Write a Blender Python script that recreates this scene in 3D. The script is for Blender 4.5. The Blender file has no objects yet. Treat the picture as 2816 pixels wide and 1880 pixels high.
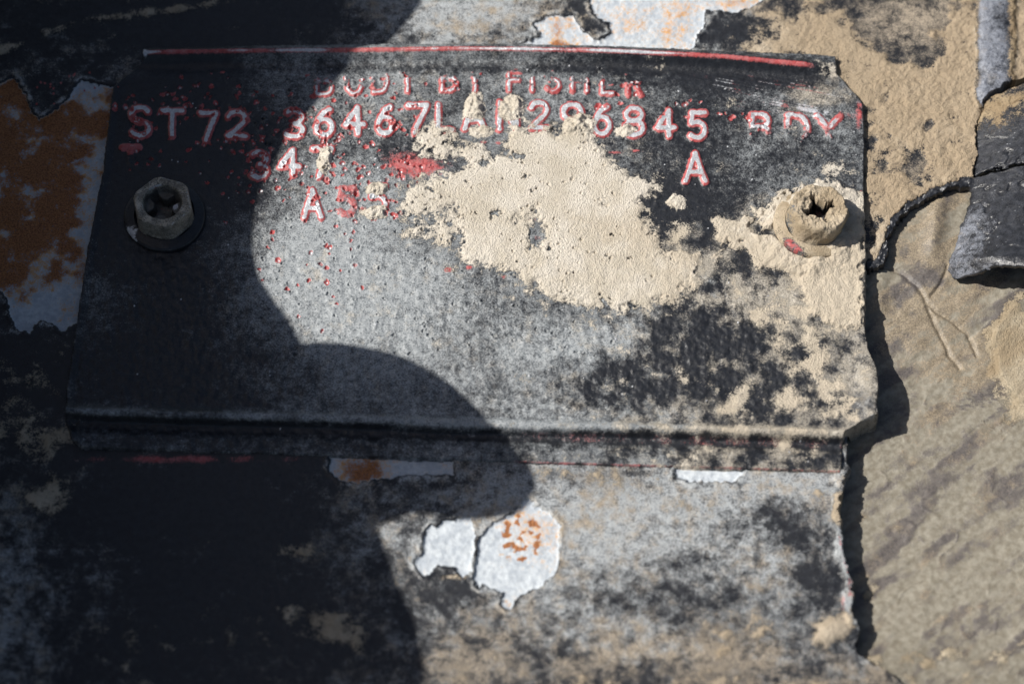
import bpy, bmesh, math
import numpy as np
from mathutils import Vector

# ------------------------------------------------------------------ camera, light, exposure
scn = bpy.context.scene
IMG_W, IMG_H = 2816.0, 1880.0          # size of the reference frame, used only as a drawing grid
TILT = math.radians(28.0)              # the plate is seen from slightly below its normal
DIST = 440.0                           # mm from lens to plate
FRAME = 145.0                          # mm across the frame at the plate
F_PX = IMG_W * DIST / FRAME
cam_d = bpy.data.cameras.new('camera')
cam = bpy.data.objects.new('camera', cam_d)
scn.collection.objects.link(cam)
cam.location = (0, -DIST * math.sin(TILT) * .001, DIST * math.cos(TILT) * .001)
cam.rotation_euler = (TILT, 0, 0)
cam_d.sensor_width = 36.0
cam_d.sensor_fit = 'HORIZONTAL'
cam_d.lens = 36.0 * DIST / FRAME
cam_d.clip_start = .005
cam_d.clip_end = 50
cam_d.dof.use_dof = True
cam_d.dof.focus_distance = .4475
cam_d.dof.aperture_fstop = 15.0
scn.camera = cam

SUN_EL = math.radians(48.0)
_t = np.array([1.0, -.12]); _t /= np.hypot(*_t)
SUN_DIR = np.array([_t[0] * math.cos(SUN_EL), _t[1] * math.cos(SUN_EL), -math.sin(SUN_EL)])   # the way the light travels
world = bpy.data.worlds.new('World'); scn.world = world; world.use_nodes = True
wn = world.node_tree
sky = wn.nodes.new('ShaderNodeTexSky'); sky.sky_type = 'NISHITA'; sky.sun_disc = False
sky.dust_density = 2.5; sky.ozone_density = .6; sky.sun_elevation = SUN_EL; sky.sun_rotation = math.atan2(-SUN_DIR[0], -SUN_DIR[1])
wn.links.new(sky.outputs[0], wn.nodes['Background'].inputs[0])
wn.nodes['Background'].inputs[1].default_value = .05
sun_d = bpy.data.lights.new('sun', 'SUN'); sun_d.energy = 5.0; sun_d.angle = math.radians(.53); sun_d.color = (1, .96, .9)
sun = bpy.data.objects.new('sun', sun_d); scn.collection.objects.link(sun)
sun.rotation_euler = Vector(SUN_DIR).to_track_quat('-Z', 'Y').to_euler()
sun.location = (-.4, .05, .5)
scn.view_settings.view_transform = 'Standard'; scn.view_settings.look = 'None'
scn.view_settings.exposure = 0.25; scn.view_settings.gamma = 1; scn.view_settings.use_curve_mapping = False

# ------------------------------------------------------------------ drawing grid -> the real plane
CT, ST = math.cos(TILT), math.sin(TILT)
CAM = np.array([0, -DIST * ST, DIST * CT])
def place(u, v, z):
    """grid point (u, v) to millimetres on the level z"""
    u = np.asarray(u, float); v = np.asarray(v, float)
    dx = (u - IMG_W / 2) / F_PX; dy = -(v - IMG_H / 2) / F_PX; dz = -1.0
    wy = dy * CT - dz * ST; wz = dy * ST + dz * CT
    t = (z - CAM[2]) / wz
    return CAM[0] + dx * t, CAM[1] + wy * t

# ------------------------------------------------------------------ numpy helpers
def _hash(ix, iy, seed):
    h = (ix.astype(np.uint32) * np.uint32(374761393) + iy.astype(np.uint32) * np.uint32(668265263) + np.uint32(seed * 974711 + 12345))
    h = (h ^ (h >> np.uint32(13))) * np.uint32(1274126177)
    return h ^ (h >> np.uint32(16))
_ANG = np.stack([np.cos(np.arange(64) * math.tau / 64), np.sin(np.arange(64) * math.tau / 64)], 1).astype(np.float32)
def perlin(x, y, seed=0):
    x0 = np.floor(x); y0 = np.floor(y)
    ix = x0.astype(np.int64) & 0xffff; iy = y0.astype(np.int64) & 0xffff
    fx = (x - x0).astype(np.float32); fy = (y - y0).astype(np.float32)
    def g(i, j, ax, ay):
        a = _ANG[_hash(i & 0xffff, j & 0xffff, seed) & np.uint32(63)]
        return a[..., 0] * ax + a[..., 1] * ay
    sx = fx * fx * fx * (fx * (fx * 6 - 15) + 10); sy = fy * fy * fy * (fy * (fy * 6 - 15) + 10)
    a = g(ix, iy, fx, fy); b = g(ix + 1, iy, fx - 1, fy); c = g(ix, iy + 1, fx, fy - 1); d = g(ix + 1, iy + 1, fx - 1, fy - 1)
    return (a + sx * (b - a) + sy * ((c + sx * (d - c)) - (a + sx * (b - a)))) * 1.5
def fbm(x, y, size, octv=4, seed=0, gain=.5):
    s = 0; a = 1.0; f = 1.0 / size; n = 0
    for k in range(octv):
        c, q = math.cos(.6 + 1.1 * k), math.sin(.6 + 1.1 * k)      # turn each octave so that the lattice never lines up
        s = s + a * perlin((x * c - y * q) * f + 17.3 * k, (x * q + y * c) * f - 9.1 * k, seed + k * 7); n += a; a *= gain; f *= 2.03
    return s / n
def sstep(a, b, x):
    t = np.clip((x - a) / (b - a), 0, 1); return t * t * (3 - 2 * t)
def sdpoly(U, V, pts, far=-200.0, pad=80):
    """signed distance (inside positive) to a polygon, in grid units; far outside its box = far"""
    p = np.array(pts, float); out = np.full(U.shape, far, np.float32)
    m = (U > p[:, 0].min() - pad) & (U < p[:, 0].max() + pad) & (V > p[:, 1].min() - pad) & (V < p[:, 1].max() + pad)
    if not m.any(): return out
    x = U[m]; y = V[m]; d = np.full(x.shape, 1e18); ins = np.zeros(x.shape, bool)
    for a, b in zip(p, np.roll(p, -1, 0)):
        e = b - a; wx = x - a[0]; wy = y - a[1]
        t = np.clip((wx * e[0] + wy * e[1]) / (e @ e + 1e-9), 0, 1)
        d = np.minimum(d, (wx - e[0] * t) ** 2 + (wy - e[1] * t) ** 2)
        if a[1] != b[1]:
            ins ^= ((a[1] > y) != (b[1] > y)) & (x < (b[0] - a[0]) * (y - a[1]) / (b[1] - a[1]) + a[0])
    d = np.sqrt(d); out[m] = np.where(ins, d, -d); return out
def sdline(U, V, pts, far=200.0, pad=80):
    p = np.array(pts, float); out = np.full(U.shape, far, np.float32)
    m = (U > p[:, 0].min() - pad) & (U < p[:, 0].max() + pad) & (V > p[:, 1].min() - pad) & (V < p[:, 1].max() + pad)
    if not m.any(): return out
    x = U[m]; y = V[m]; d = np.full(x.shape, 1e18)
    for a, b in zip(p[:-1], p[1:]):
        e = b - a; wx = x - a[0]; wy = y - a[1]
        t = np.clip((wx * e[0] + wy * e[1]) / (e @ e + 1e-9), 0, 1)
        d = np.minimum(d, (wx - e[0] * t) ** 2 + (wy - e[1] * t) ** 2)
    out[m] = np.sqrt(d); return out
def curve(pts, x):
    p = np.array(pts, float); return np.interp(x, p[:, 0], p[:, 1])
def axis(lo, hi, step, outer, side):
    """even steps from lo to hi, then widening steps out to outer[0] / outer[1]"""
    a = np.arange(lo, hi + step * .5, step)
    def ext(dist, n): return (np.linspace(0, 1, n + 1)[1:] ** 2.2) * dist
    l = lo - ext(lo - outer[0], side)[::-1] if outer[0] < lo else np.array([])
    r = hi + ext(outer[1] - a[-1], side) if outer[1] > hi else np.array([])
    return np.concatenate([l, a, r])
def blob(U, V, cx, cy, rx, ry, rot=0):
    c, s = math.cos(rot), math.sin(rot); x = U - cx; y = V - cy
    return np.exp(-(((x * c + y * s) / rx) ** 2 + ((-x * s + y * c) / ry) ** 2))

# ------------------------------------------------------------------ scene helpers
col = scn.collection
def tag(o, label=None, cat=None, group=None, kind=None):
    for k, v in (('label', label), ('category', cat), ('group', group), ('kind', kind)):
        if v: o[k] = v
    return o
def empty(name, loc_mm):
    o = bpy.data.objects.new(name, None); o.empty_display_size = .005
    o.location = Vector(loc_mm) * .001; col.objects.link(o); return o
def link(name, me, mat, parent=None, base=None):
    o = bpy.data.objects.new(name, me); col.objects.link(o)
    if mat: me.materials.append(mat)
    if parent: o.parent = parent
    if base is not None: o.location = Vector(base) * .001
    return o
def mesh_np(name, P, F, attrs=None, normals=None, smooth=True):
    """P in mm; F quads (n,4) or list of faces"""
    me = bpy.data.meshes.new(name)
    if isinstance(F, np.ndarray):
        n = len(F); k = F.shape[1]
        me.vertices.add(len(P)); me.vertices.foreach_set('co', (P * .001).astype(np.float32).ravel())
        me.loops.add(n * k); me.loops.foreach_set('vertex_index', F.astype(np.int32).ravel())
        me.polygons.add(n); me.polygons.foreach_set('loop_start', np.arange(0, n * k, k, dtype=np.int32))
    else:
        me.from_pydata([tuple(p * .001) for p in np.asarray(P)], [], F)
    me.update(calc_edges=True)
    if smooth: me.polygons.foreach_set('use_smooth', np.ones(len(me.polygons), bool))
    for k, v in (attrs or {}).items():
        a = me.attributes.new(k, 'FLOAT', 'POINT'); a.data.foreach_set('value', np.ascontiguousarray(v, np.float32))
    if normals is not None:
        me.normals_split_custom_set_from_vertices(normals.astype(np.float32))
    return me
class Sheet:
    """a relief sheet: grid points, heights in mm, wear masks, cut into the parts it shows"""
    def __init__(s, ua, va, zref):
        s.U, s.V = np.meshgrid(ua, va); s.zref = zref
        s.X, s.Y = place(s.U, s.V, zref); s.Z = np.full(s.U.shape, zref, float)
        s.at = {k: np.zeros(s.U.shape, np.float32) for k in ATTRS}
        s.lab = np.zeros(s.U.shape, np.int32); s.keep = np.ones(s.U.shape, bool)
    def finish(s):
        nv, nu = s.U.shape
        P = np.stack([s.X, s.Y, s.Z], -1)
        du = np.gradient(P, axis=1); dv = np.gradient(P, axis=0)
        N = np.cross(dv, du); N /= np.linalg.norm(N, axis=-1, keepdims=True) + 1e-12
        N *= np.sign(N[..., 2:3] + 1e-9)
        i = np.arange(nv * nu).reshape(nv, nu)
        s.F = np.stack([i[1:, :-1], i[1:, 1:], i[:-1, 1:], i[:-1, :-1]], -1).reshape(-1, 4)
        k = s.keep; s.fk = (k[1:, :-1] & k[1:, 1:] & k[:-1, 1:] & k[:-1, :-1]).ravel()
        l = s.lab; s.fl = np.maximum(np.maximum(l[1:, :-1], l[1:, 1:]), np.maximum(l[:-1, 1:], l[:-1, :-1])).ravel()
        s.P = P.reshape(-1, 3); s.N = N.reshape(-1, 3)
    def cut(s, label, name, mat, parent=None, origin=(0, 0, 0)):
        f = s.F[s.fk & (s.fl == label)]
        if len(f) < 4: return None
        idx, inv = np.unique(f, return_inverse=True)
        me = mesh_np(name, s.P[idx] - np.array(origin), inv.reshape(-1, 4), {k: v.ravel()[idx] for k, v in s.at.items()}, s.N[idx])
        return link(name, me, mat, parent, None if parent else origin)
ATTRS = ('film', 'dust', 'redp', 'silver', 'bare', 'rust', 'warm')

# ------------------------------------------------------------------ materials
class NT:
    def __init__(s, name):
        s.m = bpy.data.materials.new(name); s.m.use_nodes = True; s.t = s.m.node_tree
        s.b = s.t.nodes['Principled BSDF']
        g = s.t.nodes.new('ShaderNodeNewGeometry'); v = s.t.nodes.new('ShaderNodeVectorMath'); v.operation = 'SCALE'
        v.inputs['Scale'].default_value = 1000.0; s.t.links.new(g.outputs['Position'], v.inputs[0]); s.pos = v.outputs[0]
    def put(s, sock, v):
        if hasattr(v, 'is_output') or isinstance(v, bpy.types.NodeSocket): s.t.links.new(v, sock)
        elif isinstance(v, (tuple, list)) and len(v) == 3 and sock.type == 'RGBA': sock.default_value = (*v, 1)
        else: sock.default_value = v
    def attr(s, n):
        a = s.t.nodes.new('ShaderNodeAttribute'); a.attribute_name = n; return a.outputs['Fac']
    def noise(s, freq, detail=4, rough=.55, stretch=None, off=0, dist=0):
        n = s.t.nodes.new('ShaderNodeTexNoise'); n.inputs['Scale'].default_value = freq; n.inputs['Detail'].default_value = detail
        n.inputs['Roughness'].default_value = rough; n.inputs['Distortion'].default_value = dist
        mp = s.t.nodes.new('ShaderNodeMapping'); mp.inputs['Scale'].default_value = stretch or (1, 1, 1); mp.inputs['Location'].default_value = (off, off * .7, 0)
        s.t.links.new(s.pos, mp.inputs['Vector']); s.t.links.new(mp.outputs[0], n.inputs['Vector'])
        r = s.t.nodes.new('ShaderNodeMapRange'); r.clamp = False; r.inputs['From Min'].default_value = .3; r.inputs['From Max'].default_value = .7   # spread to about 0..1
        s.t.links.new(n.outputs['Fac'], r.inputs['Value']); return r.outputs[0]
    def voro(s, freq, off=0):
        n = s.t.nodes.new('ShaderNodeTexVoronoi'); n.inputs['Scale'].default_value = freq
        s.t.links.new(s.pos, n.inputs['Vector']); return n.outputs['Distance']
    def math(s, op, a, b=0.0, c=None, clamp=False):
        n = s.t.nodes.new('ShaderNodeMath'); n.operation = op; n.use_clamp = clamp; s.put(n.inputs[0], a); s.put(n.inputs[1], b)
        if c is not None: s.put(n.inputs[2], c)
        return n.outputs[0]
    def madd(s, a, k, c): return s.math('MULTIPLY_ADD', a, k, c)
    def ramp(s, x, a, b, lo=0.0, hi=1.0):
        n = s.t.nodes.new('ShaderNodeMapRange'); n.interpolation_type = 'SMOOTHSTEP'
        s.put(n.inputs['Value'], x); n.inputs['From Min'].default_value = a; n.inputs['From Max'].default_value = b
        n.inputs['To Min'].default_value = lo; n.inputs['To Max'].default_value = hi; return n.outputs[0]
    def mix(s, f, a, b):
        n = s.t.nodes.new('ShaderNodeMix'); n.data_type = 'RGBA'
        s.put(n.inputs['Factor'], f); s.put(n.inputs[6], a); s.put(n.inputs[7], b); return n.outputs[2]
    def mixf(s, f, a, b):
        n = s.t.nodes.new('ShaderNodeMix'); n.data_type = 'FLOAT'
        s.put(n.inputs['Factor'], f); s.put(n.inputs[2], a); s.put(n.inputs[3], b); return n.outputs[0]
    def bump(s, h, dist_mm, strength=1.0, normal=None):
        n = s.t.nodes.new('ShaderNodeBump'); n.inputs['Strength'].default_value = strength; n.inputs['Distance'].default_value = dist_mm * .001
        s.put(n.inputs['Height'], h)
        if normal: s.t.links.new(normal, n.inputs['Normal'])
        return n.outputs[0]

def aged(name, base=(.012, .013, .016), base2=(.02, .022, .027), film1=(.095, .11, .125), film2=(.325, .345, .355),
         dust1=(.67, .60, .49), dust2=(.80, .735, .635), base_rough=.34, redc=(.40, .055, .055), speck=.55, midk=.32, warm=.05, fr=(.05, .9), metal1=(.39, .43, .475), metal2=(.56, .60, .63)):
    n = NT(name)
    g_big = n.noise(.22, 3); g_mid = n.noise(1.0, 5, .62); g_fine = n.noise(4.2, 3, .65, off=3); g_grain = n.noise(5.0, 3, .6, off=11)
    film, dust, redp, silv, bare, rust = (n.attr(k) for k in ('film', 'dust', 'redp', 'silver', 'bare', 'rust'))
    warma = n.attr('warm')
    fine0 = n.math('SUBTRACT', g_fine, .5); mid0 = n.math('SUBTRACT', g_mid, .5); grain0 = n.math('SUBTRACT', g_grain, .5)
    # paint
    c = n.mix(n.ramp(g_mid, .1, .9), base, base2)
    # grey dusty film, blotchy; its mask also carries painted shade and sheen
    rub = n.noise(.9, 3, .6, stretch=(.22, 1.9, 1), off=41)
    fm = n.math('ADD', n.madd(mid0, midk, n.madd(n.math('SUBTRACT', rub, .5), .10, film)), n.madd(fine0, speck * .6, n.math('MULTIPLY', grain0, speck * .5)))
    fmask = n.ramp(fm, fr[0], fr[1])
    tone = n.madd(g_fine, .30, n.madd(g_mid, .26, n.math('MULTIPLY', g_grain, .48)))
    fcol = n.mix(n.ramp(tone, .2, .62), film1, film2)
    fcol = n.mix(n.ramp(tone, .62, 1.0), fcol, tuple(x * 1.55 for x in film2))
    wm = n.ramp(n.math('ADD', n.madd(n.noise(.55, 3, off=29), .7, warma), n.madd(fine0, .3, warm - .35)), .15, .85, 0, .92)
    fcol = n.mix(wm, fcol, n.mix(n.ramp(tone, .2, .95), tuple(x * .36 for x in dust1), tuple(x * .95 for x in dust1)))
    c = n.mix(fmask, c, fcol)
    # bare metal and its rust
    bm = n.ramp(n.madd(fine0, .16, bare), .42, .58)
    metal = n.mix(n.ramp(g_mid, .1, .9), metal1, metal2)
    metal = n.mix(n.ramp(g_fine, .62, 1.05, 0, .6), metal, (.28, .30, .33))
    rm = n.ramp(n.math('ADD', n.madd(mid0, .6, rust), n.math('MULTIPLY', fine0, .5)), .35, .9)
    rcol = n.mix(n.ramp(g_fine, .1, .9), (.42, .17, .05), (.62, .36, .14))
    rcol = n.mix(n.ramp(rust, .6, .8), rcol, n.mix(n.ramp(g_fine, .1, .9), (.15, .046, .012), (.42, .165, .05)))
    metal = n.mix(rm, metal, rcol)
    c = n.mix(bm, c, metal)
    # red undercoat and worn metal; the silver mask also carries painted glints
    rmask = n.ramp(n.madd(fine0, .4, n.madd(mid0, .15, redp)), .35, .75)
    c = n.mix(rmask, c, n.mix(n.ramp(g_mid, .1, .9), redc, (redc[0] * 1.1, redc[1] * 2.4, redc[2] * 2.4)))
    smask = n.ramp(n.madd(fine0, .18, n.madd(mid0, .15, silv)), .38, .68)
    c = n.mix(smask, c, n.mix(n.ramp(g_fine, .0, 1.0), (.40, .42, .45), (.66, .67, .69)))
    # dust: thick where the mask says, thinning out in specks
    dm = n.math('ADD', n.madd(fine0, .5, dust), n.madd(mid0, .5, n.math('MULTIPLY', grain0, .3)))
    dmask = n.ramp(dm, -.10, .16)
    dcol = n.mix(n.ramp(g_big, .1, .9), dust1, dust2)
    dcol = n.mix(n.ramp(g_grain, -.1, .55, .8, 0), dcol, tuple(x * .68 for x in dust1))
    dcol = n.mix(n.ramp(n.math('ADD', n.madd(mid0, .3, warma), n.math('MULTIPLY', fine0, .15)), .3, 1.0, 0, .85), dcol, tuple(a * b for a, b in zip(dust1, (.90, .865, .82))))
    dthin = n.mix(n.ramp(dust, -.25, .2), tuple(x * .6 + .09 for x in dust1), dcol)
    c = n.mix(dmask, c, dthin)
    n.put(n.b.inputs['Base Color'], c)
    ro = n.mixf(fmask, n.ramp(g_fine, .0, 1.0, base_rough - .08, base_rough + .14), .52)
    ro = n.mixf(bm, ro, .62); ro = n.mixf(rmask, ro, .4); ro = n.mixf(smask, ro, .42); ro = n.mixf(dmask, ro, .98)
    n.put(n.b.inputs['Roughness'], ro)
    n.put(n.b.inputs['Metallic'], n.mixf(dmask, n.mixf(smask, 0.0, .35), 0.0))
    n.put(n.b.inputs['Specular IOR Level'], n.mixf(dmask, .5, .08))
    hgt = n.math('ADD', n.math('MULTIPLY', n.mixf(dmask, g_fine, g_grain), n.mixf(dmask, .3, 2.6)), n.math('MULTIPLY', fmask, .3))
    n.put(n.b.inputs['Normal'], n.bump(hgt, .085, .9))
    return n.m

M_plate = aged('weathered_black_plate_paint')
M_cowl = aged('weathered_black_panel_paint', film1=(.085, .092, .10), film2=(.365, .385, .395), dust1=(.49, .40, .29), dust2=(.64, .545, .42), speck=.8, midk=.55, warm=.2, fr=(.02, 1.0))
M_olive = aged('olive_primer_panel', base=(.185, .163, .122), base2=(.285, .262, .21), film1=(.045, .04, .043), film2=(.12, .105, .095),
               dust1=(.40, .325, .225), dust2=(.58, .50, .37), base_rough=.5, speck=.9, midk=.5, warm=.1, fr=(.1, .95))
M_seal = aged('black_seam_sealer', base=(.014, .015, .018), base2=(.035, .037, .044), film1=(.09, .10, .125), film2=(.20, .215, .25),
              dust1=(.36, .27, .17), dust2=(.48, .38, .25), base_rough=.30, speck=.6, midk=.35)
M_screw = aged('grimy_screw_steel', base=(.06, .056, .048), base2=(.13, .125, .11), film1=(.12, .10, .075), film2=(.31, .285, .235), base_rough=.4, warm=.35)
M_dirt = aged('brown_caked_dirt', dust1=(.46, .37, .255), dust2=(.62, .52, .385), base=(.02, .015, .012))
M_occ = aged('black_occluder_paint')

# ------------------------------------------------------------------ lettering (strokes in a unit box, y down)
def arc(cx, cy, rx, ry, a0, a1, n=12):
    return [(cx + rx * math.cos(math.radians(a0 + (a1 - a0) * i / n)), cy + ry * math.sin(math.radians(a0 + (a1 - a0) * i / n))) for i in range(n + 1)]
GL = {
 'S': [arc(.52, .26, .40, .24, -25, -270) + arc(.5, .74, .42, .25, -90, 150)],
 'T': [[(.02, .04), (.98, .04)], [(.5, .04), (.46, 1)]],
 '7': [[(.02, .05), (.95, .05), (.72, .38), (.48, .72), (.32, 1)]],
 '2': [arc(.5, .28, .42, .26, -165, 40) + [(.55, .66), (.08, .97), (.95, .97)]],
 '3': [arc(.42, .27, .45, .25, -140, 80) + arc(.42, .74, .5, .25, -80, 140)],
 '6': [[(.80, .04), (.48, .14), (.2, .42)] + arc(.5, .69, .42, .29, -160, 200, 20)],
 '9': [[(.25, .97), (.6, .86), (.88, .5)] + arc(.5, .32, .42, .29, 20, 380, 20)],
 '4': [[(.72, 1), (.70, .03), (.05, .68), (1.0, .68)]],
 'L': [[(.12, .02), (.12, .97), (.95, .97)]],
 'A': [[(.02, 1), (.48, .02), (.98, 1)], [(.22, .68), (.8, .68)]],
 'N': [[(.08, 1), (.08, .03), (.9, .97), (.9, .02)]],
 '8': [arc(.5, .26, .38, .23, 0, 360, 20), arc(.5, .73, .45, .26, 0, 360, 20)],
 '5': [[(.9, .04), (.2, .04), (.14, .44)] + arc(.46, .68, .44, .30, -120, 140)],
 'B': [[(.1, .98), (.1, .03), (.55, .03)] + arc(.55, .25, .3, .22, -90, 90) + [(.1, .47), (.55, .47)] + arc(.55, .72, .38, .25, -90, 90) + [(.1, .97)]],
 'D': [[(.1, .97), (.1, .03), (.4, .03)] + arc(.42, .5, .5, .47, -90, 90) + [(.1, .97)]],
 'Y': [[(.02, .02), (.5, .48), (.98, .02)], [(.5, .48), (.5, 1)]],
 'O': [arc(.5, .5, .46, .48, 0, 360, 24)],
 'F': [[(.1, 1), (.1, .03), (.9, .03)], [(.1, .48), (.75, .48)]],
 'I': [[(.5, .02), (.5, 1)]],
 'H': [[(.08, .02), (.08, 1)], [(.92, .02), (.92, 1)], [(.08, .5), (.92, .5)]],
 'E': [[(.95, .03), (.1, .03), (.1, .97), (.95, .97)], [(.1, .5), (.8, .5)]],
 'R': [[(.1, 1), (.1, .03), (.55, .03)] + arc(.55, .26, .33, .23, -90, 90) + [(.1, .49)], [(.5, .49), (.92, 1)]],
}
# glyph, u0, u1, v0, v1, half stroke, worn-to-metal amount, fade of the top (v), fade of the bottom (v)
TEXT = [('S', 355, 415, 297, 377, 10.8, .85, 0, 9999), ('T', 447, 504, 304, 376, 10.8, .9, 0, 9999), ('7', 551, 598, 310, 388, 10.8, .95, 0, 9999), ('2', 622, 680, 308, 378, 10.8, .95, 0, 9999),
 ('3', 785, 837, 304, 378, 10.8, .95, 0, 9999), ('6', 866, 918, 300, 374, 11.2, 1, 0, 9999), ('4', 946, 1000, 294, 368, 11.2, 1.1, 0, 9999), ('6', 1035, 1084, 292, 370, 10.8, 1, 0, 9999),
 ('7', 1121, 1178, 287, 366, 11.2, 1, 0, 9999), ('L', 1200, 1246, 289, 361, 10.8, 1.05, 0, 9999), ('A', 1277, 1332, 282, 356, 11.2, 1, 0, 9999), ('N', 1369, 1426, 282, 358, 11.2, .9, 0, 9999),
 ('2', 1457, 1508, 284, 356, 10.8, 1, 0, 9999), ('9', 1545, 1603, 288, 362, 11.2, .95, 0, 9999), ('6', 1630, 1680, 293, 372, 10.8, 1, 0, 9999), ('8', 1716, 1770, 298, 375, 11.2, .9, 0, 9999),
 ('4', 1804, 1854, 305, 376, 11.2, .9, 0, 9999), ('5', 1894, 1943, 309, 383, 10.8, .95, 0, 9999), ('B', 2064, 2120, 314, 392, 10.8, .9, 0, 352), ('D', 2160, 2225, 316, 394, 10.8, .85, 0, 356), ('Y', 2246, 2312, 318, 396, 10.8, .8, 0, 366),
 ('3', 691, 739, 419, 490, 10.8, .8, 0, 9999), ('4', 767, 822, 412, 482, 11.2, 1, 0, 9999), ('7', 861, 914, 406, 486, 11.2, 1, 0, 9999), ('A', 1884, 1940, 422, 500, 10.8, .95, 0, 9999),
 ('T', 336, 384, 406, 446, 10, .2, 0, 425), ('A', 836, 885, 522, 599, 10.8, 1, 0, 9999), ('5', 931, 979, 516, 592, 10, .0, 0, 9999), ('5', 1015, 1065, 510, 590, 10.8, .95, 0, 9999),
 ('B', 866, 916, 190, 263, 8.4, .9, 218, 9999), ('O', 951, 998, 188, 260, 8.4, .9, 218, 9999), ('D', 1022, 1069, 186, 256, 8.4, .95, 216, 9999), ('Y', 1096, 1146, 184, 254, 8.4, .95, 208, 9999),
 ('B', 1211, 1258, 184, 253, 8.4, .9, 210, 9999), ('Y', 1284, 1330, 184, 253, 8.4, .9, 208, 9999), ('F', 1396, 1436, 196, 252, 8.4, .95, 200, 9999), ('I', 1452, 1476, 190, 252, 8.4, .95, 214, 9999), ('S', 1499, 1541, 190, 254, 8.4, .8, 212, 9999),
 ('H', 1571, 1617, 192, 254, 8.4, .85, 218, 9999), ('E', 1652, 1689, 194, 261, 8.4, .75, 224, 9999), ('R', 1723, 1768, 198, 264, 8.4, .7, 222, 9999)]

# ------------------------------------------------------------------ outlines
PLATE = [(395, 142), (700, 134), (1000, 127), (1400, 128), (1700, 135), (2000, 147), (2298, 156), (2300, 200), (2322, 222), (2374, 285), (2376, 420), (2374, 540), (2380, 700), (2379, 800), (2376, 900),
         (2386, 965), (2408, 1020), (2414, 1075), (2408, 1115), (2414, 1146), (2380, 1158), (2344, 1176), (2322, 1190), (2316, 1230), (2312, 1291), (1900, 1277), (1500, 1266), (1250, 1255), (900, 1243),
         (500, 1232), (225, 1224), (196, 1200), (180, 1160), (186, 1060), (205, 930), (240, 700), (285, 460), (312, 240), (372, 186), (393, 172)]
CREST = [(380, 157), (700, 152), (1000, 149), (1300, 146), (1680, 153), (2000, 168), (2245, 190), (2310, 194)]
CREASE = [(180, 1130), (500, 1140), (900, 1150), (1200, 1160), (1500, 1172), (1900, 1180), (2320, 1192)]
LOWER = [(180, 1222), (500, 1232), (900, 1243), (1250, 1255), (1500, 1266), (1900, 1277), (2320, 1291)]
D_MAIN = [(1133, 382), (1149, 355), (1198, 348), (1244, 363), (1256, 386), (1232, 410), (1267, 404), (1313, 397), (1355, 424), (1382, 428), (1393, 386), (1416, 359), (1466, 348), (1531, 358), (1600, 340), (1634, 345), (1638, 378), (1661, 424), (1690, 452), (1715, 470), (1767, 483), (1815, 514), (1793, 531), (1771, 548), (1767, 590), (1800, 640), (1834, 683), (1918, 695), (1945, 725), (1918, 775), (1870, 825), (1800, 850), (1740, 866), (1655, 857), (1583, 845), (1510, 815), (1440, 780), (1380, 750), (1307, 731), (1235, 719), (1175, 695), (1139, 671), (1085, 683), (1090, 650), (1115, 635), (1100, 600), (1090, 545), (1110, 512), (1165, 490), (1215, 470), (1190, 440), (1140, 420)]
D_SCREW = [(1966, 612), (2014, 600), (2086, 588), (2146, 540), (2218, 510), (2300, 500), (2372, 520), (2385, 740), (2376, 900), (2330, 912), (2255, 888), (2206, 830), (2134, 770), (2062, 700), (2026, 684), (1966, 720), (1985, 665), (1962, 632)]
CLUMPS = [(1304, 296, 30, 36, .75, 'caked on the letter A'), (1408, 300, 34, 34, .45, 'caked on the letter N'), (1590, 348, 42, 26, .7, 'with yellow grains under the digit 9'), (1035, 522, 28, 16, .5, 'on top of the second 5 after the letter A'),
          (1026, 584, 34, 16, .5, 'below the second 5 after the letter A'), (893, 440, 16, 34, .3, 'on the digit 7 after 34'), (1718, 362, 26, 16, .35, 'at the foot of the digit 8'), (1863, 556, 23, 21, .4, 'round and lone on black paint'), (1322, 362, 34, 12, .4, 'under the letter A of the long number')]

rng = np.random.default_rng(7)
# ------------------------------------------------------------------ the plate
pl = Sheet(np.arange(160, 2446, 2.3), np.arange(108, 1312, 2.3), 1.0)
U, V, X, Y = pl.U, pl.V, pl.X, pl.Y
A = pl.at
w1 = fbm(X, Y, 3.0, 4, 1); w2 = fbm(X, Y, 3.0, 4, 21); wf = fbm(X, Y, .8, 3, 41); wg = fbm(X, Y, .8, 3, 51)
sd = sdpoly(U + w1 * 3 + wf * 2.5, V + w2 * 3 + wg * 2.5, PLATE, pad=300)
z = 1.0 + .18 * fbm(X, Y, 30, 2, 5) + .05 * fbm(X, Y, 4, 3, 6) + .045 * fbm(X, Y, .75, 3, 8) + .05 * np.abs(fbm(X, Y, 2.2, 3, 9))
# rolled upper rim
dc = V - curve(CREST, U)
rimfade = sstep(2310, 2200, U) * .75 + .25
rim = np.exp(-(dc / 13.0) ** 2) * rimfade * (1 + .1 * w1)
z += 1.15 * rim + .55 * sstep(4, -16, dc) * rimfade
z -= .25 * np.exp(-((dc - 34) / 16) ** 2)
# crease, step and lower flange
dk = V - curve(CREASE, U)
wav = 5 * fbm(X, Y * .2, 14, 3, 61)
ridge = np.exp(-((dk + wav * .6) / 12.0) ** 2)
z += .6 * ridge - 1.05 * sstep(9, 21, dk + wav) + .45 * sstep(30, 62, dk)
wall = sstep(8, 16, dk + wav) * sstep(44, 30, dk + wav)
# the lifted right-hand edge and corner
z += 1.4 * blob(U, V, 2420, 1090, 70, 110) + .35 * blob(U, V, 2370, 1230, 60, 60) + .35 * sstep(2345, 2376, U) * sstep(640, 800, V) * sstep(1200, 1000, V)
z += .25 * sstep(24, 4, sd) * sstep(400, 250, U)
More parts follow.
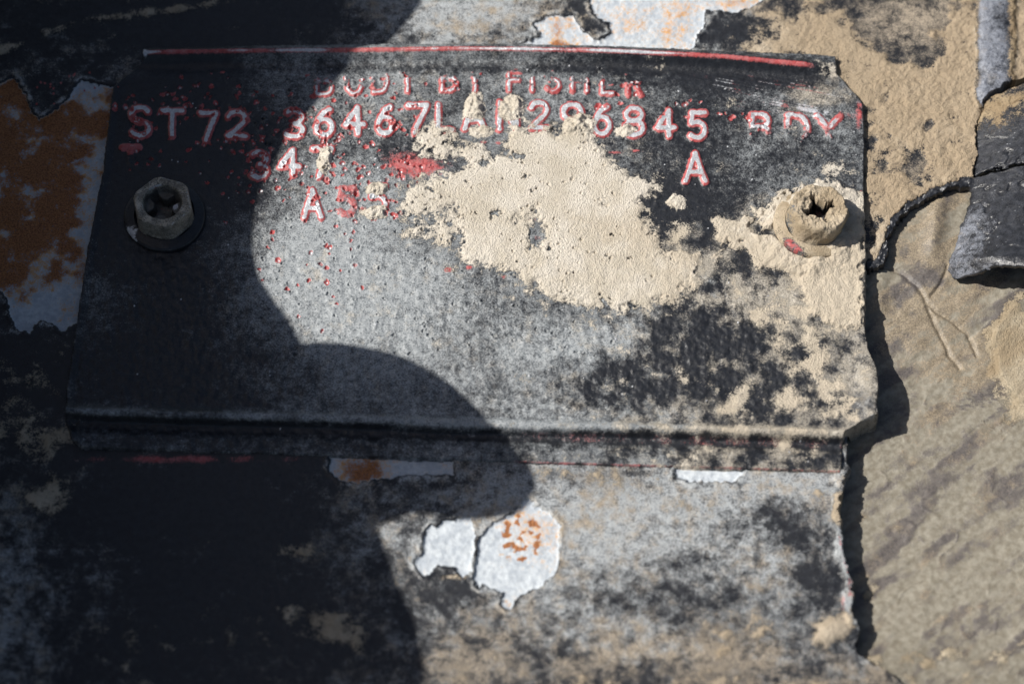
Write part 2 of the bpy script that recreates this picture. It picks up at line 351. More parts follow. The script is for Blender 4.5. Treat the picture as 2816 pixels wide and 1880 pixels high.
# soft dents and rows of half-lost stamping in the lower half
z += .10 * fbm(X * 2.6, Y * .8, 3.2, 3, 71) * sstep(640, 800, V) * sstep(1140, 1080, V)
z += .12 * fbm(X, Y, 1.4, 2, 73) * sstep(520, 760, V)
redp = np.zeros(U.shape); silver = np.zeros(U.shape)
# letters
lab = pl.lab
uax = U[0]; vax = V[:, 0]
for i, (g, u0, u1, v0, v1, hw, wornk, ft, fb) in enumerate(TEXT):
    i0, i1 = np.searchsorted(uax, (u0 - 40, u1 + 40)); j0, j1 = np.searchsorted(vax, (v0 - 40, v1 + 40)); sl = (slice(j0, j1), slice(i0, i1))
    d = np.full(U[sl].shape, 200.0)
    uu = U[sl] + wf[sl] * 3.0 + w1[sl] * 2; vv = V[sl] + wg[sl] * 3.0 + w2[sl] * 2
    for st in GL[g]:
        pts = [(u0 + x * (u1 - u0), v0 + y * (v1 - v0)) for x, y in st]
        d = np.minimum(d, sdline(uu, vv, pts))
    fade = np.ones(d.shape)
    if ft: fade *= sstep(ft - 14, ft + 24, V[sl] + 34 * wf[sl] + 26 * w1[sl])
    if fb < 9000: fade *= sstep(fb + 30, fb - 14, V[sl] + 40 * wf[sl] + 30 * w1[sl])
    z[sl] += .30 * sstep(hw + 5, hw - 7, d) * (.25 + .75 * fade)
    cov = sstep(hw - 2.5, hw - 7, d) * fade; silver[sl] = np.maximum(silver[sl], cov * (wornk * .88 + .35 * w2[sl] + .5 * (wornk < .9) * w2[sl] + .4 * wf[sl] + .25 * w1[sl]))
    redp[sl] = np.maximum(redp[sl], sstep(hw + 4, hw - 2, d) * fade * (.85 + .5 * wf[sl]) * (1 if wornk > .1 else .72))
    lab[sl] = np.where((d < hw + 4) & (fade > .3), 10 + i, lab[sl])
# paint blisters with red rims, thick round the first lines, sparse below
pits = []
for _ in range(210):
    u = rng.uniform(345, 1180); v = rng.uniform(178, 640)
    if rng.random() > math.exp(-((v - 380) / 190) ** 2): continue
    pits.append((u, v, rng.uniform(2.6, 5.2), 1))
for (cu, cv, n_, su, sv) in ((690, 400, 28, 40, 45), (560, 265, 26, 120, 25), (800, 330, 18, 40, 30), (905, 395, 14, 22, 10), (905, 475, 12, 16, 18), (1110, 355, 10, 20, 16), (1010, 460, 16, 45, 30), (960, 545, 12, 26, 20), (1080, 550, 8, 14, 26), (1130, 480, 12, 22, 18), (1250, 235, 5, 10, 6), (420, 300, 14, 60, 20), (830, 700, 26, 90, 60), (900, 560, 20, 60, 50), (720, 470, 10, 30, 20), (950, 850, 5, 60, 40), (2010, 320, 8, 40, 8), (1660, 290, 6, 20, 6), (1880, 300, 8, 40, 20), (1740, 250, 5, 20, 10)):
    for _ in range(n_): pits.append((rng.normal(cu, su), rng.normal(cv, sv), rng.uniform(2.8, 5.6) * (1.25 if rng.random() < .15 else 1), 1))
for _ in range(330): pits.append((rng.uniform(700, 1700), rng.uniform(180, 980), rng.uniform(2.2, 4.2), 0))
for (u, v, r, red) in pits:
    r *= 1.12
    i0, i1 = np.searchsorted(uax, (u - 20, u + 20)); j0, j1 = np.searchsorted(vax, (v - 20, v + 20))
    if i1 - i0 < 3 or j1 - j0 < 3: continue
    sl = (slice(j0, j1), slice(i0, i1)); d = np.hypot(U[sl] - u + wf[sl] * 7, (V[sl] - v + wg[sl] * 7) * 1.12)
    z[sl] += .10 * np.exp(-((d - r * 1.3) / (r * .6)) ** 2) - .30 * np.exp(-(d / (r * .9)) ** 2)
    if red:
        redp[sl] = np.maximum(redp[sl], sstep(r * 1.7, r * .9, d) * rng.uniform(.55, .95))
        silver[sl] = np.maximum(silver[sl] * sstep(r, r * 1.8, d), sstep(r * .95, r * .35, np.hypot(U[sl] - u - .6, V[sl] - v - 1)) * rng.choice((.3, .6, .9)))  # bright off-centre dot paints a glint in the blister
# single grains of sand, their bright glints painted in
for _ in range(90):
    u = rng.uniform(200, 2370); v = rng.uniform(160, 1270); q = rng.uniform(1.8, 3.0)
    i0, i1 = np.searchsorted(uax, (u - 8, u + 8)); j0, j1 = np.searchsorted(vax, (v - 8, v + 8)); sl = (slice(j0, j1), slice(i0, i1))
    f = np.exp(-(np.hypot(U[sl] - u, V[sl] - v) / q) ** 2); z[sl] += .12 * f; silver[sl] = np.maximum(silver[sl], f * 1.1)
# red undercoat rubbed through
redp = np.maximum(redp, (.60 + .35 * wf) * blob(U, V, 1112, 452, 84, 50, .3) + (.40 + .3 * wf) * blob(U, V, 1195, 455, 80, 30) + .15 * w1 * blob(U, V, 1150, 455, 90, 50))
redp = np.maximum(redp, np.clip(1.25 * np.exp(-((dc + 1 - 2 * sstep(1900, 2250, U)) / 6.5) ** 2), 0, 1) * sstep(385, 420, U) * (.75 + .3 * w1) * sstep(2275, 2200, U))
silver = np.maximum(silver, np.exp(-((dc + 1) / 4.5) ** 2) * np.clip(.55 + 1.0 * fbm(X, Y * .1, 9, 3, 91), 0, 1) * sstep(385, 400, U) * sstep(2150, 1950, U))
silver = np.maximum(silver, .9 * blob(U, V, 401, 156, 9, 12))
scr = perlin((X * .23 + Y) * 2.4, X * .03, 93)
scrm = np.clip(1.5 * sstep(.05, .22, scr) * blob(U, V, 2150, 268, 230, 60, .17), 0, 1)
redp = np.maximum(redp, .55 * scrm * sstep(-.25, .1, w1)); silver = np.maximum(silver, .62 * scrm * sstep(-.2, .15, w2))
z -= .05 * scrm
redp = np.maximum(redp, .34 * wall * (1 + 1.2 * w1) * sstep(1350, 1450, U))
redp = np.maximum(redp, .85 * blob(U, V, 2172, 676, 13, 52, -.78) * (1 + wf))
redp = np.maximum(redp, .75 * blob(U, V, 2362, 315, 12, 45) * (1 + .8 * wf))
for (u, v, a, b, k) in ((1235, 742, 16, 9, .9), (1290, 735, 14, 8, .8), (1385, 760, 10, 7, .8), (1545, 735, 14, 8, .75), (1578, 745, 10, 10, .8), (1460, 600, 22, 14, .62), (1478, 655, 16, 10, .55), (1690, 420, 26, 6, .7), (1750, 415, 20, 6, .7), (1330, 392, 14, 6, .7), (1370, 394, 12, 6, .7), (2368, 528, 7, 6, 1)):
    redp = np.maximum(redp, k * blob(U, V, u, v, a, b) * (1 + .5 * wf))
redp = np.maximum(redp, (.5 + .5 * w1) * np.exp(-((V - curve(LOWER, U) + 0) / 4) ** 2) * sstep(1350, 1450, U))
# grey film, lowered in places to paint shade into the colour
rightm = sstep(1350, 1900, U)
lowr = rightm * sstep(520, 680, V)
film = .42 - .10 * rightm * (1 - sstep(520, 680, V)) + (.25 + .75 * lowr) * w1 + .34 * fbm(X, Y, 12, 3, 101) - .3 * wall + .12 * wf - .19 * sstep(900, 500, U) * sstep(1200, 500, V - .3 * U) - .10 * sstep(800, 400, U)  # film cut at left and on the crease wall to paint shade
A['warm'][:] = np.clip(.0 + 1.0 * sstep(1500, 2150, U) * sstep(480, 700, V) + .5 * blob(U, V, 1700, 620, 170, 170) + .55 * blob(U, V, 2250, 260, 140, 60) + .5 * fbm(X, Y, 8, 3, 105), 0, 1)
film += .45 * blob(U, V, 880, 760, 330, 260) + .25 * blob(U, V, 1150, 950, 330, 150) + .12 * blob(U, V, 820, 450, 200, 120)
film += .16 * blob(U, V, 1300, 200, 420, 60) - .30 * blob(U, V, 1780, 200, 330, 60) + .25 * blob(U, V, 2250, 250, 110, 45)
film += -.45 * blob(U, V, 1880, 560, 190, 90) - .5 * blob(U, V, 2060, 720, 75, 60) - .32 * blob(U, V, 1880, 1000, 330, 110) - .25 * blob(U, V, 1900, 330, 170, 90) - .4 * blob(U, V, 1960, 900, 130, 60)
film += .3 * ridge * sstep(1000, 1400, U)
film += .28 * blob(U, V, 1640, 960, 130, 50, -.4) + .25 * blob(U, V, 2200, 820, 150, 80) + .3 * blob(U, V, 2300, 1050, 100, 60) + .35 * ridge
film += -.62 * blob(U, V, 520, 440, 300, 200) - .3 * blob(U, V, 420, 250, 200, 80) - .34 * blob(U, V, 600, 1020, 560, 140) - .2 * blob(U, V, 350, 850, 300, 200) - .2 * blob(U, V, 900, 1200, 800, 50)  # less film across the shadowed left, shade deepened by colour
film += .25 * blob(U, V, 300, 860, 90, 120)
film += .35 * blob(U, V, 2120, 840, 200, 60) + .25 * blob(U, V, 1580, 930, 160, 45, -.3) - .3 * blob(U, V, 1850, 1060, 300, 60)
film += .40 * fbm(X * 2.6, Y * .7, 2.4, 3, 107) * rightm * blob(U, V, 1700, 960, 500, 120)
film -= .55 * blob(U, V, 2090, 215, 180, 26) + .35 * blob(U, V, 1500, 185, 800, 18) + .2 * blob(U, V, 1050, 400, 260, 60)
film = np.clip(film, -.4, 1.1)
# dust
def dfield(pts, warp, soft, amp, seed):
    d = sdpoly(U + w1 * warp + wf * warp * .45, V + w2 * warp + wg * warp * .45, pts, pad=140)
    return np.clip(d / soft, -1.5, 1) + amp * (fbm(X, Y, 1.6, 3, seed) + .7 * fbm(X, Y, 5, 3, seed + 5))
dm = dfield(D_MAIN, 28, 50, .6, 111) * sstep(-400, 1500, U) ; ds = dfield(D_SCREW, 30, 40, .75, 121) + .9 * blob(U, V, 2244, 622, 130, 100)
dm -= .45 * blob(U, V, 1180, 640, 120, 90) + .3 * blob(U, V, 1300, 560, 160, 60) * sstep(-.1, .3, w2)
for (u, v, a, b, k) in ((1430, 600, 34, 40, .7), (1475, 615, 20, 55, 1.0), (1475, 660, 30, 30, .9), (1530, 555, 18, 12, .9), (1245, 592, 40, 30, .5), (1200, 705, 40, 22, .8), (1432, 432, 20, 9, 1.6), (1440, 488, 12, 12, 1.5), (1330, 450, 16, 8, 1.3), (1265, 650, 18, 30, .7), (1360, 590, 14, 12, 1.2), (1180, 600, 20, 36, .5), (1240, 455, 60, 16, 1.2), (1670, 840, 8, 10, 1.5), (1735, 845, 8, 10, 1.5), (1690, 648, 12, 6, 1.2), (1500, 640, 10, 60, .4)):
    dm -= k * 1.3 * blob(U + 22 * wf + 14 * w2, V + 22 * wg + 14 * w1, u, v, a, b)
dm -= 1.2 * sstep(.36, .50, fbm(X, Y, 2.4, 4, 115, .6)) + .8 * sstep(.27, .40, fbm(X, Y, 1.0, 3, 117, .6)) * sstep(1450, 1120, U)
dm += .35 * blob(U, V, 1560, 560, 200, 130)
ds -= 1.5 * blob(U, V, 2100, 640, 40, 20) + 2.2 * blob(U, V, 2168, 668, 20, 60, -.7) + 1.3 * blob(U, V, 2180, 770, 60, 30)
d2 = -.60 + .22 * rightm * sstep(560, 700, V) + (.55 + .4 * rightm) * w1 + .5 * fbm(X, Y, 6, 3, 131)
d2 += .55 * blob(U, V, 2180, 860, 180, 90) + .45 * blob(U, V, 2250, 1010, 120, 70) + .5 * blob(U, V, 2300, 470, 80, 60) + .25 * blob(U, V, 1800, 640, 140, 60) + .4 * blob(U, V, 2330, 240, 40, 60) + .35 * blob(U, V, 1500, 850, 300, 30, .25) + .45 * blob(U, V, 2200, 1100, 200, 50)
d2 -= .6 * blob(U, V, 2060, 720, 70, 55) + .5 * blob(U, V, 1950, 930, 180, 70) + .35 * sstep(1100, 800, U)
d2 += .35 * ridge * sstep(1450, 1600, U) + .32 * sstep(34, 50, dk) * sstep(1500, 1800, U) * sstep(-.2, .3, w2) + .5 * blob(U, V, 2295, 170, 30, 30) + .5 * blob(U, V, 2270, 195, 30, 22)
d2 += .55 * blob(U, V, 240, 1060, 90, 60) * sstep(-.4, .2, w1) + .3 * blob(U, V, 240, 800, 60, 120)
dust = np.maximum(np.maximum(dm, ds), d2)
lab[(dm > .05)] = 200; lab[(ds > .05)] = 201
grain = fbm(X, Y, .32, 2, 141, .7); lump = fbm(X, Y, 1.6, 3, 145)
th = sstep(0, .55, dm) * .32 + sstep(-.05, .5, ds) * .42 * (1 + .6 * lump)
for i, (u, v, a, b, h, _) in enumerate(CLUMPS):
    f = 1.15 - np.hypot((U + w1 * 14 + wf * 8 - u) / a, (V + w2 * 14 + wg * 8 - v) / b)
    th = th + h * sstep(0, .55, f) * (.75 + .9 * fbm(X, Y, .9, 2, 151 + i)); dust = np.maximum(dust, np.clip(f * 2.0, -1.5, 1))
    lab[f > .08] = 100 + i
th = np.maximum(th, 0)
scx, scy = place(2244, 577, 5.6); dsc = np.hypot(X - scx, Y - scy)
th += (1 - .8 * blob(U, V, 2168, 672, 26, 66, -.78)) * (.75 + .5 * lump + .25 * w1) * sstep(9.5, 5.2, dsc + 1.2 * w2) * sstep(-.15, .35, ds)
z += th + .06 * grain * sstep(0, .3, dust)
pl.lab[(pl.lab == 0) & (dc < 22)] = 1
pl.lab[(pl.lab == 0) & (dk > 6)] = 2
silver *= sstep(.35, .0, dust); redp *= sstep(.5, .1, dust)
# cut edge
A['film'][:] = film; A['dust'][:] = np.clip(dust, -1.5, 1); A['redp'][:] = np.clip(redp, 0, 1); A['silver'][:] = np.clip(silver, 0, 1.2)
zb = -.35 - 3.0 * sstep(850, 1000, V) * sstep(2335, 2350, U)
edge = sstep(-5.0, 0.5, sd)
A['silver'][:] = np.maximum(A['silver'], .75 * np.exp(-((sd - 1) / 3) ** 2) * (sstep(380, 300, U) * sstep(330, 180, V) + sstep(2360, 2376, U) * sstep(780, 860, V) * sstep(-.2, .3, w1)))
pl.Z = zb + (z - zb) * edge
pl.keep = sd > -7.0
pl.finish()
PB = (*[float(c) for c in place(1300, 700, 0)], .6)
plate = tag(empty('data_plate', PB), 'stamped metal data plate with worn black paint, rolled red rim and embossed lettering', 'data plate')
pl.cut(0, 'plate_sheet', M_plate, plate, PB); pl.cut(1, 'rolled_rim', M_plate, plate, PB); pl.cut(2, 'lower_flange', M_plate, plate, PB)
for i, t in enumerate(TEXT):
    pl.cut(10 + i, 'digit' if t[0].isdigit() else 'letter', M_plate, plate, PB)
def at(u, v, z): return (*[float(c) for c in place(u, v, z)], z)
tag(pl.cut(200, 'dust_patch', M_plate, None, at(1450, 600, 1)), 'large ragged patch of beige dried dust in the middle of the black plate', 'dust', kind='stuff')
tag(pl.cut(201, 'dust_patch', M_plate, None, at(2200, 650, 1)), 'crusty tan dust spread round the caked right-hand screw', 'dust', kind='stuff')
for i, c in enumerate(CLUMPS):
    o = pl.cut(100 + i, 'dust_clump', M_plate, None, at(c[0], c[1], 1))
    if o: tag(o, 'small tan dust clump ' + c[5], 'dust clump', 'dust clumps stuck to the plate')

# ------------------------------------------------------------------ black painted cowl panel under the plate
COWL = [(-4000, -4000), (3400, -4000), (3400, 120), (2830, 205), (2760, 240), (2712, 275), (2690, 310), (2686, 400), (2680, 470), (2676, 508), (2620, 516), (2560, 545), (2505, 570), (2470, 610), (2448, 650), (2440, 700), (2425, 735), (2396, 742), (2340, 735), (2330, 900), (2330, 1290), (2318, 1330), (2312, 1400), (2318, 1480), (2332, 1560), (2344, 1640), (2346, 1690), (2360, 1720), (2350, 1790), (2420, 1830), (2500, 1900), (2560, 2000), (2700, 4000), (-4000, 4000)]
ua = axis(-60, 2880, 2.9, (-3600, 3300), 40); va = axis(-60, 1940, 2.9, (-2600, 3600), 40)
cw = Sheet(ua, va, 0.0)
U, V, X, Y = cw.U, cw.V, cw.X, cw.Y; A = cw.at
w1 = fbm(X, Y, 3.0, 4, 201); w2 = fbm(X, Y, 3.0, 4, 221); wf = fbm(X, Y, .8, 3, 241); wg = fbm(X, Y, .8, 3, 251); wl = fbm(X, Y, 9, 4, 261)
sdc = sdpoly(U + w1 * 14 + wf * 9, V + w2 * 14 + wg * 9, COWL, far=400, pad=9000)
sp = sdpoly(U, V, PLATE, pad=200)
z = .12 * fbm(X, Y, 25, 2, 265) + .06 * w1 + .02 * wf
BARE = {
 1: ([(-400, 150), (0, 230), (40, 212), (62, 250), (85, 300), (110, 332), (135, 315), (165, 292), (190, 275), (200, 240), (225, 222), (270, 235), (330, 236), (330, 890), (200, 888), (175, 910), (150, 893), (115, 878), (95, 892), (80, 913), (45, 905), (30, 868), (22, 820), (0, 795), (-200, 760), (-500, 700)], 'large rusty bare metal patch'),
 2: ([(1417, 125), (1490, 100), (1468, 68), (1502, 47), (1536, 43), (1566, 40), (1587, 60), (1604, 89), (1647, 115), (1681, 94), (1673, 64), (1643, 43), (1630, 26), (1620, -60), (1640, -200), (2150, -180), (2120, -20), (2060, 25), (1990, 30), (1945, 22), (1939, 45), (1932, 81), (1911, 94), (1911, 119), (1894, 150), (1420, 150)], 'bare metal patch with orange rust specks'),
 3: ([(1138, 1548), (1164, 1522), (1168, 1471), (1181, 1450), (1211, 1442), (1219, 1429), (1296, 1425), (1304, 1455), (1300, 1531), (1294, 1575), (1270, 1580), (1249, 1558), (1206, 1548), (1185, 1569), (1164, 1578)], 'small white bare patch'),
 4: ([(1313, 1488), (1347, 1450), (1381, 1425), (1432, 1395), (1454, 1373), (1471, 1390), (1509, 1407), (1543, 1450), (1534, 1488), (1539, 1531), (1526, 1574), (1492, 1608), (1462, 1620), (1424, 1637), (1411, 1650), (1398, 1676), (1381, 1667), (1385, 1629), (1351, 1616), (1330, 1603), (1313, 1616), (1299, 1590), (1311, 1527)], 'white flower-shaped bare patch with orange rust spots'),
 5: ([(904, 1293), (909, 1240), (1249, 1240), (1249, 1305), (1126, 1306), (1075, 1310), (977, 1329), (938, 1318)], 'blue-white bare sliver with rust stain'),
 6: ([(1864, 1260), (1856, 1311), (1896, 1323), (2026, 1321), (2042, 1307), (2060, 1260)], 'white bare sliver')}
bare = np.zeros(U.shape); rust = np.zeros(U.shape); ring = np.zeros(U.shape)
for k, (p, _) in BARE.items():
    wk = 10 if k != 1 else 6
    d = sdpoly(U + w1 * wk + wf * 9, V + w2 * wk + wg * 9, p, pad=120)
    m = sstep(-5, 5, d); bare = np.maximum(bare, m)
    z -= .30 * sstep(-4, 4, d); z += .12 * np.exp(-((d + 7) / 6) ** 2)
    ring += np.exp(-((d + 9) / 7) ** 2) * np.clip(.35 + 2.2 * w2, -.4, .9) - .5 * np.exp(-((d + 3) / 3) ** 2)
    cw.lab[d > 0] = k
z += bare * (.08 * wl + .07 * wf + .08 * w1)
rust = bare * np.clip(.30 + .5 * wl, 0, .55)
rust += bare * (.85 * sdpoly(U, V, [(-300, 200), (80, 200), (250, 240), (320, 300), (250, 560), (180, 640), (130, 760), (60, 800), (-300, 760)], far=-1, pad=200).clip(-60, 60) / 60 + .3) * sstep(400, 320, U) * .46 + bare * sstep(400, 320, U) * (.6 * w1 + .5 * wl + .22)
rust += 1.2 * sstep(.08, .22, fbm(X, Y, 1.1, 3, 299)) * sstep(.35, .7, blob(U, V, 1432, 1480, 70, 75)) * bare + .35 * blob(U, V, 1530, 95, 20, 40) + .35 * blob(U, V, 1540, 120, 40, 10) + .34 * blob(U, V, 1800, 60, 150, 60) + .35 * blob(U, V, 2010, 0, 60, 30)
rust -= .5 * blob(U, V, 1250, 1500, 70, 80) + .35 * blob(U, V, 1400, 1590, 120, 40) + .5 * blob(U, V, 1950, 1300, 120, 30) + .25 * blob(U, V, 1560, 80, 60, 40) * 0
rust += bare * .55 * blob(U, V, 1010, 1285, 60, 40)
# film and dust over the panel, with shade painted in at left
film = .42 + .62 * w1 + .4 * wl + .5 * fbm(X * .5, Y * 1.3, 10, 4, 267) + ring
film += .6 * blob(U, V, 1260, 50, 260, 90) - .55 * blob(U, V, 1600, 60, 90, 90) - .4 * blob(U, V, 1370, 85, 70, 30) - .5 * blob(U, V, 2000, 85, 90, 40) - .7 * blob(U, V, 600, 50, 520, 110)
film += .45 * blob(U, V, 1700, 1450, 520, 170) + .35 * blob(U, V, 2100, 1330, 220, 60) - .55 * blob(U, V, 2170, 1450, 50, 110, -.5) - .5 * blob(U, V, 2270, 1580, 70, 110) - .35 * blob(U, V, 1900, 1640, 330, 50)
film -= .75 * blob(U, V, 620, 1350, 330, 110) + .5 * blob(U, V, 700, 1600, 420, 300) + .35 * blob(U, V, 130, 1000, 160, 90)  # less film in the shadowed lower left, painted shade
film += .30 * blob(U, V, 780, 1360, 70, 60, -.7) + .3 * blob(U, V, 0, 1620, 130, 220) + .12 * blob(U, V, 900, 1480, 120, 60)
film -= .15 * blob(U, V, 1250, 1650, 200, 100) + 0.33 * sstep(1000, 600, U) * (1 - .8 * blob(U, V, 0, 1650, 160, 260))  # film falls off to the left, deepening the cast shadow in colour
dust = -.62 + .6 * w1 + .5 * wl + .2 * wf
corner = sdpoly(U + w1 * 30, V + w2 * 30, [(2060, 130), (2200, 90), (2330, 70), (2420, 160), (2560, 130), (2630, 30), (2690, -100), (3400, -300), (3400, 900), (2370, 900), (2360, 280), (2290, 150)], pad=300)
crust = np.clip(corner / 110, -1, .8)
dust = np.maximum(dust, crust * .6 + .75 * w1 + .5 * wl + .05)
dust -= .85 * blob(U, V, 2480, 60, 130, 80, -.4) + .9 * blob(U, V, 2520, 150, 60, 40) + .7 * blob(U, V, 2450, 240, 40, 30) + .5 * blob(U, V, 2530, 460, 34, 50) + .9 * blob(U, V, 2555, 345, 20, 12, -.8) + .35 * blob(U, V, 2480, 480, 60, 40)
dust += .42 * blob(U, V, 2330, 110, 330, 150) * sstep(2000, 2150, U)
bead = sdline(U + w1 * 22 + wl * 14, V, [(2760, -300), (2744, -40), (2738, 120), (2738, 200), (2736, 258)], pad=200)
beadm = sstep(66, 34, bead)
dust -= 1.3 * beadm * sstep(2800, 2740, U)
dust += .5 * blob(U, V, 1800, 1890, 800, 60) + .35 * blob(U, V, 1100, 1530, 60, 50) + .55 * blob(U, V, 1520, 1300, 60, 20) + .85 * blob(U, V, 1250, 1585, 60, 12) + .4 * blob(U, V, 2100, 1720, 260, 50) + .28 * blob(U, V, 1600, 1320, 200, 40) + .3 * blob(U, V, 2250, 1400, 30, 60) + .2 * blob(U, V, 1900, 1420, 200, 120)
dust += 1.2 * blob(U, V, 2275, 1740, 62, 36, -.5) + .9 * blob(U, V, 2335, 1700, 26, 40)
dust += .95 * blob(U, V, 90, 1190, 130, 55, .3) + .9 * blob(U, V, 130, 1370, 70, 60) + .85 * blob(U, V, 900, 1720, 130, 45, .5) + .5 * blob(U, V, 120, 1060, 140, 60) + .3 * blob(U, V, 830, 1500, 130, 50, .3) + .22 * blob(U, V, 450, 1740, 300, 80)
dust += .55 * np.exp(-(sdline(U, V, [(-200, 160), (0, 145), (120, 90), (260, 50), (480, 28), (640, 0)], pad=200) / 14) ** 2) + .25 * np.exp(-(sdline(U, V, [(100, 0), (300, -10), (560, -30)], pad=100) / 20) ** 2)
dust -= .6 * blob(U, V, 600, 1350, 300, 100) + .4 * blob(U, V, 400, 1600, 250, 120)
dust = dust - 1.3 * bare
redp = np.zeros(U.shape)
redp = np.maximum(redp, .55 * blob(U, V, 520, 1262, 420, 16) * (1 + w1))
redp = np.maximum(redp, .5 * np.exp(-((sdc - 5) / 4) ** 2) * sstep(1430, 1480, V) * sstep(1700, 1660, V) * (U > 2200) * (1 + wf))
redp = np.maximum(redp, .5 * blob(U, V, 2318, 1660, 10, 40))
for _ in range(16):
    redp = np.maximum(redp, sstep(5, 2, np.hypot(U - rng.uniform(90, 260), V - rng.uniform(200, 290))) * .9)
# sealer chips along the torn right-hand edge
rightedge = (U > 2380) & (V < 760)
chip = np.where(rightedge, sstep(24, 14, sdc + 30 * w1) * sstep(470, 520, V), 0)
dust -= 1.8 * chip; film -= 1.0 * chip
z += chip * (.25 + .6 * w2 + .4 * wf)
rim = np.where((U > 2200) & (V > 1290) & (V < 1720), sstep(30, 14, sdc), 0)
z += .45 * rim; film += .45 * rim * sstep(1430, 1470, V); dust += rim * (1.1 * blob(U, V, 2315, 1400, 40, 46) - .5 * sstep(1450, 1480, V))
z += beadm * (1.1 * np.sqrt(np.clip(1 - (bead / 68) ** 2, 0, 1)) + .1 * wf); film += beadm * (.35 - .5 * sstep(2740, 2780, U))
crm = sstep(-.1, .45, dust)
z += crm * (.22 + .25 * w1 + .14 * fbm(X, Y, 1.5, 3, 271) + .11 * fbm(X, Y, .42, 2, 281, .7)) + crm * sstep(2360, 2440, U) * sstep(800, 600, V) * (.55 * np.abs(fbm(X, Y, 3.6, 4, 291)) + .14 * wf)
z += .9 * blob(U, V, 2270, 1742, 56, 34, -.5)
cw.lab[(cw.lab == 0) & (dust > .05) & (U > 2040) & (V < 760)] = 20
cw.lab[(cw.lab != 20) & (beadm > .5)] = 21; cw.lab[(beadm > .5)] = 21
cw.lab[(chip > .5)] = 22
cw.lab[(V > 1660) & (U > 2170) & (dust > .1) & (U < 2400) & (V < 1800)] = 23
zb = -3.6
cw.Z = zb + (z - zb) * sstep(-5, .5, sdc)
cw.Z = np.where(sp > 26, np.minimum(cw.Z, -.25), cw.Z)
cw.keep = (sdc > -7.5) & (sp < 70)
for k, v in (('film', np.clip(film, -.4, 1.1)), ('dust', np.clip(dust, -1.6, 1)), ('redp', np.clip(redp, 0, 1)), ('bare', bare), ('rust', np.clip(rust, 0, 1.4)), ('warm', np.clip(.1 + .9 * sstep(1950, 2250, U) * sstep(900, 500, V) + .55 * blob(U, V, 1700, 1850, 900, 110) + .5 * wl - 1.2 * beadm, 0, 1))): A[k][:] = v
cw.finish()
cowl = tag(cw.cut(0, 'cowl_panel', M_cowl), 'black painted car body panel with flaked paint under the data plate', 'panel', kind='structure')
for k, (p, l) in BARE.items():
    o = cw.cut(k, 'bare_metal_patch', M_cowl, cowl)
    if o: o['label'] = l
o = cw.cut(21, 'sealer_bead', M_seal, cowl)
o = cw.cut(22, 'sealer_chip', M_seal, cowl)
tag(cw.cut(20, 'dust_crust', M_cowl, None, at(2500, 350, 0)), 'thick grainy tan dirt crust filling the upper right corner beside the plate', 'dirt', kind='stuff')
tag(cw.cut(23, 'dirt_clump', M_cowl, None, at(2280, 1735, 0)), 'tan dirt clump at the lower end of the torn panel edge', 'dirt clump')

# ------------------------------------------------------------------ olive primer panel lying lower, to the right
ol = Sheet(axis(2230, 2880, 3.2, (-3600, 3300), 30), axis(470, 1940, 3.2, (-2600, 3600), 30), -1.5)
U, V, X, Y = ol.U, ol.V, ol.X, ol.Y; A = ol.at
w1 = fbm(X, Y, 3.0, 4, 301); w2 = fbm(X, Y, 3.0, 4, 321); wf = fbm(X, Y, .8, 3, 341); wl = fbm(X, Y, 9, 4, 361)
deep = -1.2 - 1.9 * sstep(780, 1000, V) + 2.2 * sstep(1690, 1900, V) * sstep(2900, 2300, U)
z = deep + .25 * wl + .06 * w1 + .02 * wf
rx = X * .8 + Y * .6; ry = -X * .6 + Y * .8
streak = fbm(rx * .35, ry * 1.5, 4, 4, 391); smear = fbm(rx * .5, ry, 11, 4, 395)
film = .16 + 2.0 * streak + .3 * w1 + .6 * fbm(X, Y, 1.5, 3, 399) + .9 * smear + .45 * sstep(1200, 1000, V)
A['warm'][:] = np.clip(.12 + 1.5 * fbm(rx * .6, ry, 7, 3, 397) + .5 * sstep(1150, 950, V), 0, 1)
film += .35 * blob(U, V, 2560, 820, 110, 70) + .3 * blob(U, V, 2620, 1030, 200, 60, -.4) + .2 * blob(U, V, 2560, 1400, 200, 120) + .3 * blob(U, V, 2600, 1700, 150, 60)
crack = sdline(U + w1 * 9, V + w2 * 9, [(2405, 735), (2470, 752), (2520, 785), (2545, 830), (2600, 870), (2660, 905), (2690, 960)], pad=60)
crack = np.minimum(crack, sdline(U + w1 * 9, V + w2 * 9, [(2545, 830), (2580, 900), (2640, 1000)], pad=60))
crack = np.minimum(crack, sdline(U + w1 * 6, V, [(2604, 735), (2590, 780), (2560, 815)], pad=60))
film += .7 * np.exp(-(crack / 7) ** 2); z -= .3 * np.exp(-(crack / 5) ** 2)
z += .3 * sstep(2450, 2420, U + w1 * 10) * sstep(730, 742, V) * sstep(860, 850, V)
lump = blob(U, V, 2570, 630, 26, 90, .12); z += .9 * lump; film += .5 * lump
dust = -.42 + .9 * w2 + .9 * smear + .5 * streak
dust += .9 * sdpoly(U + w1 * 10, V + w2 * 10, [(2900, 780), (2816, 828), (2735, 905), (2745, 1010), (2816, 1120), (2950, 1150)], far=-60, pad=100).clip(-60, 40) / 40 * .7 + .5
dust += .75 * sstep(1640, 1860, V) + .35 * blob(U, V, 2480, 1640, 140, 70, .4) + .3 * blob(U, V, 2760, 1100, 100, 200)
z += sstep(0, .5, dust) * (.2 + .12 * w1 + .08 * fbm(X, Y, .6, 3, 371))
cre = np.exp(-(fbm(rx * .6, ry, 9, 3, 401) / .022) ** 2) * sstep(-.05, .15, w2)
z += .07 * cre; film += .45 * cre
z += .30 * np.abs(fbm(rx * .5, ry * 1.3, 5, 4, 403))
